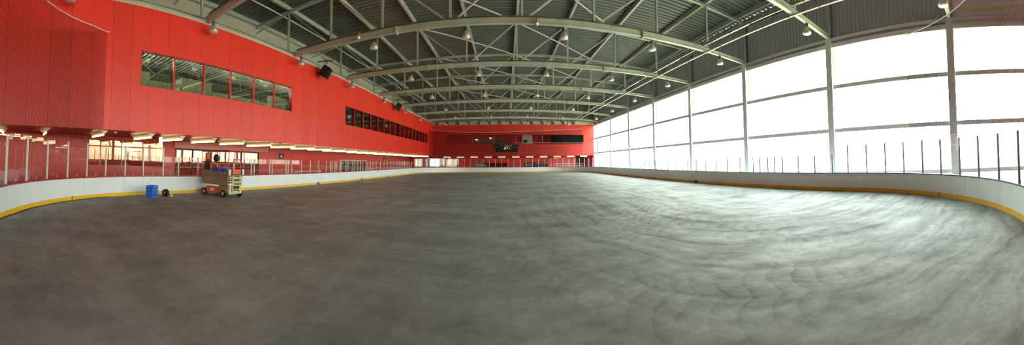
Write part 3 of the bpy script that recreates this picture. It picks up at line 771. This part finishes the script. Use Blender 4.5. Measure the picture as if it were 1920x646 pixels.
def pat(p, L, s):
    s = max(0, min(s, L[-1] - 1e-6))
    for i in range(len(L) - 1):
        if L[i + 1] >= s:
            t_ = (s - L[i]) / max(1e-9, L[i + 1] - L[i]); a, b_ = p[i], p[i + 1]
            dx, dy = b_[0] - a[0], b_[1] - a[1]; l = math.hypot(dx, dy)
            return a[0] + dx * t_, a[1] + dy * t_, dx / l, dy / l
def sweep(mb, p, L, s0, s1, o0, o1, z0, z1, side, step=.8):
    """wall strip following the path; offsets o0..o1 measured away from the ice"""
    ss = [s0] + [l for l in L if s0 + .01 < l < s1 - .01] + [s1]
    k = len(mb.v)
    for s in ss:
        x, y, dx, dy = pat(p, L, s); nx_, ny_ = -dy * side, dx * side
        for (o, z) in ((o0, z0), (o1, z0), (o1, z1), (o0, z1)): mb.v.append((x + nx_ * o, y + ny_ * o, z))
    n = len(ss)
    for i in range(n - 1):
        for j in range(4):
            a = k + i * 4 + j; b_ = k + i * 4 + (j + 1) % 4; mb.f.append([a, b_, b_ + 4, a + 4])
    mb.f.append([k, k + 1, k + 2, k + 3]); e = k + (n - 1) * 4; mb.f.append([e + 3, e + 2, e + 1, e])
    return mb
def s_of_y(p, L, y):     # path length where the straight part reaches y
    for i in range(len(p) - 1):
        if p[i][1] <= y <= p[i + 1][1] and abs(p[i][0] - p[i + 1][0]) < 1e-6 or (p[i][1] <= y < p[i + 1][1] and p[i][1] > BYN + .02):
            return L[i] + (y - p[i][1]) / (p[i + 1][1] - p[i][1]) * (L[i + 1] - L[i])
def boards(lab, p, side, cap, posts, post_mat, thick=.10, pw=.055):
    """posts: list of (s, top z)"""
    L = plen(p); t = thing('rink_boards', lab, 'boards', group=None)
    s = 0; tot = L[-1]; n = max(1, round(tot / 2.35)); dl = tot / n
    for i in range(n):
        sweep(MB(), p, L, i * dl + .004, (i + 1) * dl - .004, 0, thick, .17, BH - .05, side).build('board_panel', M['board'], t)
    sweep(MB(), p, L, 0, tot, -.015, thick, 0, .17, side).build('kick_strip', M['yellow'], t)
    sweep(MB(), p, L, 0, tot, -.02, thick + .08, BH - .05, BH, side).build('cap_rail', cap, t)
    base = None
    for (s, z1) in posts:
        x, y, dx, dy = pat(p, L, s); nx_, ny_ = -dy * side, dx * side
        if base is None:
            base = MB().box(-pw / 2, pw / 2, -pw / 2, pw / 2, 0, 1.0).build('post', post_mat, t); o = base
        else: o = base.copy(); COL.objects.link(o)
        o.location = (x + nx_ * .06, y + ny_ * .06, BH); o.rotation_euler = (0, 0, math.atan2(dy, dx)); o.scale = (1, 1, z1 - BH)
    for (sa, za), (sb, zb_) in zip(posts, posts[1:]):
        if sb - sa > 2.2 or sb - sa < .2: continue
        sweep(MB(), p, L, sa + .02, sb - .02, .055, .065, BH, min(za, zb_) + (.12 if min(za, zb_) > 2.2 else .0), side).build('glass_pane', M['glass'], t)
    return t, L
Lp = plen(left_path); Rp_ = plen(right_path); Fp = plen(far_path)
# left side: tall glass round the corner, then low glass
def s_toward(p, L, x, y):
    """path length of the point of the boards seen in the same direction as (x, y) from the middle of the near end"""
    best = None; s = 0
    while s < L[-1]:
        px, py, _, _ = pat(p, L, s); d = abs(math.atan2(px, py) - math.atan2(x, y))
        if best is None or d < best[0]: best = (d, s)
        s += .01
    return best[1]
lp = [(s_toward(left_path, Lp, *q), 2.44) for q in ((-9.38, -.47), (-10.31, .16), (-10.96, .89), (-11.88, 1.76), (-12.36, 2.63), (-13.13, 3.64), (-13.29, 4.6), (-13.57, 5.61), (-13.8, 6.78))]
lp = [(lp[0][0] - 1.1, 2.44)] + lp
for y in [8.05, 9.3, 10.65, 11.9, 13.35, 13.62, 15.05, 15.31, 16.74, 16.99, 17.41, 18.58, 19.72, 20.89, 22.04, 22.75, 22.97, 23.44, 23.7, 24.36, 25.44, 26.72, 27.89, 29.06, 30.15, 30.89, 31.59, 32.49, 33.76, 34.84, 36.02, 37.14, 38.26, 39.35, 40.54, 41.8, 42.71, 43.92, 45.1, 46.3]:
    lp.append((s_of_y(left_path, Lp, y), 1.96))
LB, _ = boards('white rink boards with yellow kick strip and glass along the red left wall', left_path, 1, M['cap_red'], lp, M['post'])
rp = [(s_toward(right_path, Rp_, *q), 2.44) for q in ((9.53, -.93), (10.33, -.34), (11.02, .35), (11.73, 1.09), (12.25, 1.89), (12.48, 2.69), (12.98, 3.63), (13.32, 4.6), (13.64, 5.66), (13.93, 6.8))]
rp = [(rp[0][0] - 1.1, 2.44)] + rp
for y in [8.15, 9.3, 10.45, 11.64, 12.28, 12.83, 13.52, 14.12, 15.38, 16.73, 18.02, 19.3, 20.6, 21.84, 22.66, 23.93, 25.2, 26.5, 27.77, 29.02, 30.3, 31.6, 32.9, 34.19, 35.55, 36.09, 37.3, 38.6, 39.8, 41.02, 42.2, 43.4, 44.6, 45.8, 46.9]:
    rp.append((s_of_y(right_path, Rp_, y), 1.95))
RB, _ = boards('white rink boards with glass along the bright glass facade on the right', right_path, -1, M['cap_dark'], rp, M['post_grey'], pw=.062)
fp = []; s = .6
while s < Fp[-1]: fp.append((s, 2.45)); s += 1.13
FB, _ = boards('white curved rink boards with tall glass across the far end', far_path, 1, M['cap_red'], fp, M['post'])
# small T-shaped clips at the foot of the tall left glass
for i in range(len(lp) - 1):
    if lp[i][1] < 2.2: continue
    x, y, dx, dy = pat(left_path, Lp, (lp[i][0] + lp[i + 1][0]) / 2); nx_, ny_ = -dy, dx
    o = MB().box(-.035, .035, -.03, -.01, .09, .11).box(-.01, .01, -.03, -.01, .03, .10).build('glass_clip', M['white'], LB); o.location = (x + nx_ * .05, y + ny_ * .05, BH); o.rotation_euler = (0, 0, math.atan2(dy, dx) + PI)
pts = []
for i in range(40):
    x, y, dx, dy = pat(left_path, Lp, .2 + i * .22); o_ = -.06 - .03 * math.sin(i * .7); pts.append((x - dy * o_, y + dx * o_, .012))
tag(MB().path(pts, .012, 6).build('floor_cable', M['rubber']), 'thin black cable lying along the foot of the near left boards', 'cable')
# line marks on the kick strips
blue_mark = mat('blue_line_mark', (.03, .06, .35), .4); red_mark = mat('red_line_mark', (.35, .04, .02), .4); dark_mark = mat('dark_joint', (.04, .03, .03), .6)
for (par, x, y, m_, w_) in ((LB, BXL + .02, 20.75, blue_mark, .34), (LB, BXL + .02, 28.7, red_mark, .32), (LB, BXL + .02, 36.0, blue_mark, .34),
                            (RB, BXR - .02, 20.6, dark_mark, .34), (RB, BXR - .02, 27.9, red_mark, .3), (RB, BXR - .02, 35.4, blue_mark, .3)):
    MB().box(x - .008, x + .008, y - w_ / 2, y + w_ / 2, 0.0, .18).build('line_mark', m_, par)
for (par, pth, Lx, y, sd) in ((LB, left_path, Lp, 2.05, 1), (RB, right_path, Rp_, 2.05, -1)):
    s = s_of_y(pth, Lx, y); sweep(MB(), pth, Lx, s, s + .035, -.022, 0, 0, .19, sd).build('kick_joint', dark_mark, par)
# scuffs on the near left panels
mb = MB(); rs = random.Random(3)
for i in range(26):
    s = rs.uniform(2, 15); z = rs.uniform(.25, .85); l = rs.uniform(.01, .05)
    sweep(mb, left_path, Lp, s, s + l, -.002, .0, z, z + rs.uniform(.005, .012), 1)
mb.build('scuff_mark', mat('grey_scuff', (.3, .33, .34), .6), LB)['kind'] = 'stuff'
# white plank ledges behind the left boards
for (a, b_, lab) in ((18.3, 21.9, 'nearer'), (30.9, 32.7, 'farther')):
    t = thing('bench', 'white narrow bench plank behind the low glass on the left, %s one' % lab, 'bench', (BXL - .55, (a + b_) / 2, 0), group='benches behind the left boards')
    h = (b_ - a) / 2
    MB().box(-.15, .15, -h, h, 1.06, 1.11).build('seat', M['white'], t)
    for yy in (-h + .2, h - .2): MB().box(-.12, .12, yy - .03, yy + .03, 0, 1.06).build('leg', M['white'], t)

# ------------------------------------------------------------------ safety nets with their cables
def net(pts_top, z_bot, lab, clab):
    """pts_top: list of 3D cable points"""
    tag(MB().path(pts_top, .022, 6).build('support_cable', M['post']), clab, 'cable')
    v = []; f = []; uv = []; n = 14; s = 0; prev = None
    for (x, y, z) in pts_top:
        if prev: s += math.hypot(x - prev[0], y - prev[1])
        prev = (x, y)
        for j in range(n + 1):
            zz = z - .01 + (z_bot - z) * j / n
            v.append((x, y, zz)); uv.append((s, zz))
    for i in range(len(pts_top) - 1):
        for j in range(n): a = i * (n + 1) + j; f.append([a, a + 1, a + n + 2, a + n + 1])
    me = bpy.data.meshes.new('safety_net'); me.from_pydata(v, [], f); me.update(); me.materials.append(M['net'])
    ul = me.uv_layers.new(name='UVMap')
    for lo in me.loops: ul.data[lo.index].uv = uv[lo.vertex_index]
    o = bpy.data.objects.new('safety_net', me); COL.objects.link(o); tag(o, lab, 'net')
def arcpts(cx, angs, z0, z1):
    out = []
    for i, a in enumerate(angs):
        k = i / (len(angs) - 1); r = BR + .05
        out.append((cx + r * math.cos(math.radians(a)), BYN + BR + r * math.sin(math.radians(a)), z0 + (z1 - z0) * k - .35 * math.sin(PI * k)))
    return out
pl = arcpts(BXL + BR, [262 - i * 5 for i in range(12)], 8.1, 7.72)
pl = [(x, y, z) for (x, y, z) in pl]
pl[-1] = (-13.6, 3.55, 7.62); pl.append((XL + .02, 3.86, 7.86))
net(pl[:-1], 2.62, 'black safety net hanging over the curved near left glass', 'thin steel cable carrying the net at the near left corner')
tag(MB().path(pl[-2:], .02, 6).build('cable_tail', M['post']), 'short cable end fixed to the red wall at the near left', 'cable')
pr_ = arcpts(BXR - BR, [278 + i * 4.6 for i in range(13)], 8.4, 7.4)
net(pr_, 2.62, 'black safety net hanging over the curved near right glass', 'thin white cable sagging across the facade at the near right')
pf = [(-14.1 + 28.4 * i / 24, 55.6, 7.95 - .62 * math.sin(PI * (i / 24) ** .75)) for i in range(25)]
net(pf, 2.6, 'black safety net hanging in front of the far red wall', 'thin pale cable sagging in front of the far red wall')

# ------------------------------------------------------------------ scissor lift
def scissor_lift():
    t = thing('scissor_lift', 'orange and khaki scissor lift with guard rails parked at the left boards', 'lift', (-13.05, 9.9, 0), rz=math.radians(8.5))
    O, K, C, G = M['orange'], M['khaki'], M['creamy'], M['greyplate']
    # chassis
    MB().box(-.85, .9, -.42, .42, .16, .30).build('chassis', M['steel_dark'], t)
    b = MB().box(-.62, .26, -.56, -.40, .17, .50).build('battery_box', O, t)
    MB().box(-.33, -.03, -.575, -.56, .26, .42).build('maker_label', M['white'], b)
    MB().box(-.62, .26, .40, .56, .17, .50).build('battery_box', O, t)
    for sd in (-1, 1): MB().box(.32, .92, min(sd * .56, sd * .42), max(sd * .56, sd * .42), .24, .56).build('side_panel', K, t)
    # folded scissor arms, drawn as stacked beams on both sides
    for sd in (-1, 1):
        for i in range(3):
            z = .60 + i * .155
            o = MB().box(-.92, .90, sd * .50 - .04, sd * .50 + .04, z, z + .145)
            o.build('scissor_arm', K, t)
        for z in (.67, .83, .98): MB().tube((0, sd * .55, z), (0, sd * .44, z), .03, 10).build('pivot_pin', M['steel_dark'], t)
    # end face: cross tubes, ladder and hydraulic box
    for i in range(5):
        z = .62 + i * .105
        MB().bar((.97, -.50, z), (.97, .48, z + (.03 if i % 2 else -.03)), .09, .055).build('cross_tube', C, t)
    for sy in (-.30, .22):
        MB().box(1.02, 1.06, sy - .03, sy + .03, .25, 1.12).build('ladder_rail', C, t)
    for i in range(4): MB().box(1.02, 1.06, -.30, .22, .40 + i * .2, .44 + i * .2).build('ladder_rung', C, t)
    MB().box(.90, 1.0, -.50, .46, .18, .34).box(.92, 1.0, -.50, -.34, .34, .62).box(.92, 1.0, .30, .46, .34, .62).build('end_frame', C, t)
    MB().box(.80, .96, -.2, .12, .34, .56).build('hydraulic_pump', M['black'], t)
    # platform
    p = MB().box(-1.0, 1.0, -.58, .58, 1.08, 1.14).build('platform_deck', G, t)
    MB().box(-1.02, .98, -.61, -.58, 1.06, 1.30).box(-1.02, .98, .58, .61, 1.06, 1.30).box(-1.03, -1.0, -.6, .6, 1.06, 1.30).build('toe_board', G, t)
    MB().box(-.25, .78, -.616, -.61, 1.16, 1.26).build('name_plate', mat('name_plate_grey', (.42, .38, .38), .5), t)
    mb = MB(); x = -.18; rs = random.Random(5)
    for i in range(9): w_ = .05 + .035 * rs.random(); mb.box(x, x + w_, -.622, -.617, 1.185, 1.235); x += w_ + .03
    mb.build('name_plate_mark', M['black'], t)
    # guard rails
    top = 2.32
    def rail(name, pts, r, m): MB().path(pts, r, 8).build(name, m, t)
    for (x, y, m) in ((-1, -.58, O), (-.35, -.58, M['steel_dark']), (.35, -.58, O), (1, -.58, O), (-1, .58, O), (-.35, .58, O), (.35, .58, O), (1, .58, O)):
        rail('guard_post', [(x, y, 1.14), (x, y, top)], .022, m)
    for z in (top, 1.75):
        for y in (-.58, .58): rail('guard_rail', [(-1, y, z), (1, y, z + (.06 if z > 2 else 0))], .022, O if y > 0 else M['steel_dark'])
        rail('guard_rail', [(-1, -.58, z), (-1, .58, z)], .022, O)
    rail('guard_rail', [(1, -.58, top), (1, -.3, top)], .022, O); rail('guard_rail', [(1, .3, top), (1, .58, top)], .022, O)
    rail('guard_rail', [(1, -.58, 1.75), (1, .58, 1.75)], .02, M['steel_dark'])
    rail('entry_gate', [(1.02, -.28, 1.16), (1.02, -.28, 1.82), (1.02, -.2, 1.92), (1.02, .2, 1.92), (1.02, .28, 1.82), (1.02, .28, 1.16)], .022, O)
    MB().box(1.01, 1.03, -.27, .27, 1.18, 1.42).build('gate_plate', O, t)
    for yy in (-.6, .42): MB().box(.99, 1.03, yy, yy + .18, 1.14, 1.42).build('corner_plate', C, t)
    # controls
    MB().box(-.78, -.34, -.55, -.50, 1.30, 2.25).build('control_panel', O, t)
    MB().box(-.62, -.38, -.58, -.55, 1.92, 2.2).build('notice_sheet', mat('yellow_notice', (.75, .6, .25), .6), t)
    c = MB().box(-.70, -.46, -.66, -.55, 1.36, 1.80).build('control_box', M['black'], t)
    MB().tube((-.58, -.62, 1.78), (-.58, -.62, 1.9), .02, 8).build('joystick', M['black'], c)
    rail('brace_strut', [(-1, -.55, 1.3), (-.62, -.55, 1.75)], .018, O)
    # wheels
    for (x, y) in ((-.80, -.50), (.62, -.50), (-.80, .50), (.80, .50)):
        w_ = MB().lathe([(.08, -.08), (.17, -.08), (.19, -.06), (.19, .06), (.17, .08), (.08, .08)], n=22, axis='y').build('wheel', M['rubber'], t); w_.location = (x, y, .19)
        MB().lathe([(.085, -.09), (.095, -.07), (.095, .07), (.085, .09)], n=16, axis='y').build('hub', M['cream'], w_)
    for xx in (.71, -.8): MB().bar((xx, -.4, .19), (xx, .42, .19), .06, .06).build('axle', M['steel_dark'], t)
    return t
LIFT = scissor_lift()
def lift_pt(x, y, z):
    a = math.radians(8.5); return (-13.05 + x * math.cos(a) - y * math.sin(a), 9.9 + x * math.sin(a) + y * math.cos(a), z)

def crate(loc, rz, sx, sy, h, m, lab, group=None):
    t = thing('crate', lab, 'crate', loc, rz, group)
    a, b_ = sx / 2, sy / 2; th = .012
    MB().box(-a, a, -b_, b_, 0, .015).build('bottom', m, t)
    # long sides with a grip slot, short sides ribbed
    for s in (-1, 1):
        mb = MB()
        mb.box(-a, a, s * b_ - th / 2, s * b_ + th / 2, 0, h * .55).box(-a, -.08, s * b_ - th / 2, s * b_ + th / 2, h * .55, h * .85).box(.08, a, s * b_ - th / 2, s * b_ + th / 2, h * .55, h * .85).box(-a, a, s * b_ - th / 2, s * b_ + th / 2, h * .85, h)
        mb.build('side', m, t)
        mb = MB().box(s * a - th / 2, s * a + th / 2, -b_, b_, 0, h * .5).box(s * a - th / 2, s * a + th / 2, -b_, -.07, h * .5, h * .8).box(s * a - th / 2, s * a + th / 2, .07, b_, h * .5, h * .8).box(s * a - th / 2, s * a + th / 2, -b_, b_, h * .8, h)
        for k in (-1, 0, 1): mb.box(s * a - .014, s * a + .014, k * b_ * .8 - .008, k * b_ * .8 + .008, 0, h)
        mb.build('end', m, t)
    mb = MB().box(-a - .015, a + .015, -b_ - .015, -b_ + .005, h - .02, h).box(-a - .015, a + .015, b_ - .005, b_ + .015, h - .02, h).box(-a - .015, -a + .005, -b_, b_, h - .02, h).box(a - .005, a + .015, -b_, b_, h - .02, h)
    mb.build('rim', m, t)
    return t
for k, lab in enumerate(('bottom blue crate of the stack of three by the left boards', 'middle blue crate of the stack of three by the left boards', 'top blue crate of the stack of three by the left boards')):
    crate((-13.42, 6.02, k * .19), math.radians(-62), .42, .38, .188, M['blue_light'] if k == 1 else M['blue_light'], lab, 'blue crates stacked on the floor')
crate(lift_pt(.02, -.33, 1.145), math.radians(8.5), .52, .36, .34, M['blue'], 'dark blue crate on the scissor lift platform')
crate(lift_pt(.56, -.33, 1.145), math.radians(8.5), .40, .34, .32, M['blue_light'], 'bright blue crate on the scissor lift platform beside the dark one')
t = thing('tool_bag', 'black bag hanging on the scissor lift guard rail', 'bag', lift_pt(.02, -.50, 1.78))
MB().lathe([(.02, -.0), (.12, .04), (.16, .16), (.15, .30), (.08, .38), (.03, .40)], n=14).build('pouch', M['black'], t, smooth=True)
MB().path([(-.08, 0, .36), (-.05, -.05, .54), (.05, -.05, .54), (.08, 0, .36)], .012, 6).build('strap', M['black'], t)
# cable reel on the floor
t = thing('cable_reel', 'round black cable reel standing on the floor right of the blue crates', 'reel', (-13.62, 6.85, 0), rz=math.radians(25))
for s in (-1, 1): MB().lathe([(.02, s * .07 - .008), (.165, s * .07 - .008), (.165, s * .07 + .008), (.02, s * .07 + .008)], c=(0, 0, .185), n=24, axis='y').build('flange', M['black'], t)
MB().lathe([(.13, -.06), (.13, .06)], c=(0, 0, .185), n=24, axis='y').build('cable_coil', mat('dark_green_cable', (.02, .05, .035), .5), t)
MB().lathe([(.04, -.09), (.04, .09)], c=(0, 0, .185), n=14, axis='y').build('hub', M['white'], t)
MB().path([(.05, -.10, .0 + .012), (.05, -.10, .3), (0, -.10, .38), (-.05, -.10, .3), (-.05, -.10, .012)], .010, 6).path([(.05, .10, .012), (.05, .10, .3), (0, .10, .38), (-.05, .10, .3), (-.05, .10, .012)], .010, 6).box(-.1, .1, -.12, .12, 0, .02).build('stand', M['black'], t)
tag(MB().lathe([(.07, 0), (.06, .02), (.02, .16), (.012, .17)], c=(-13.5, 7.12, 0), n=14).build('marker_cone', M['white']), 'tiny white cone beside the black cable reel', 'cone')
tag(MB().path([(-13.9, 6.05, .57), (-14.0, 6.15, .65), (-14.2, 6.3, .80), (-14.38, 6.5, .97)], .006, 6).build('cord', M['greyplate']), 'thin cord running from the blue crates up the left boards', 'cord')
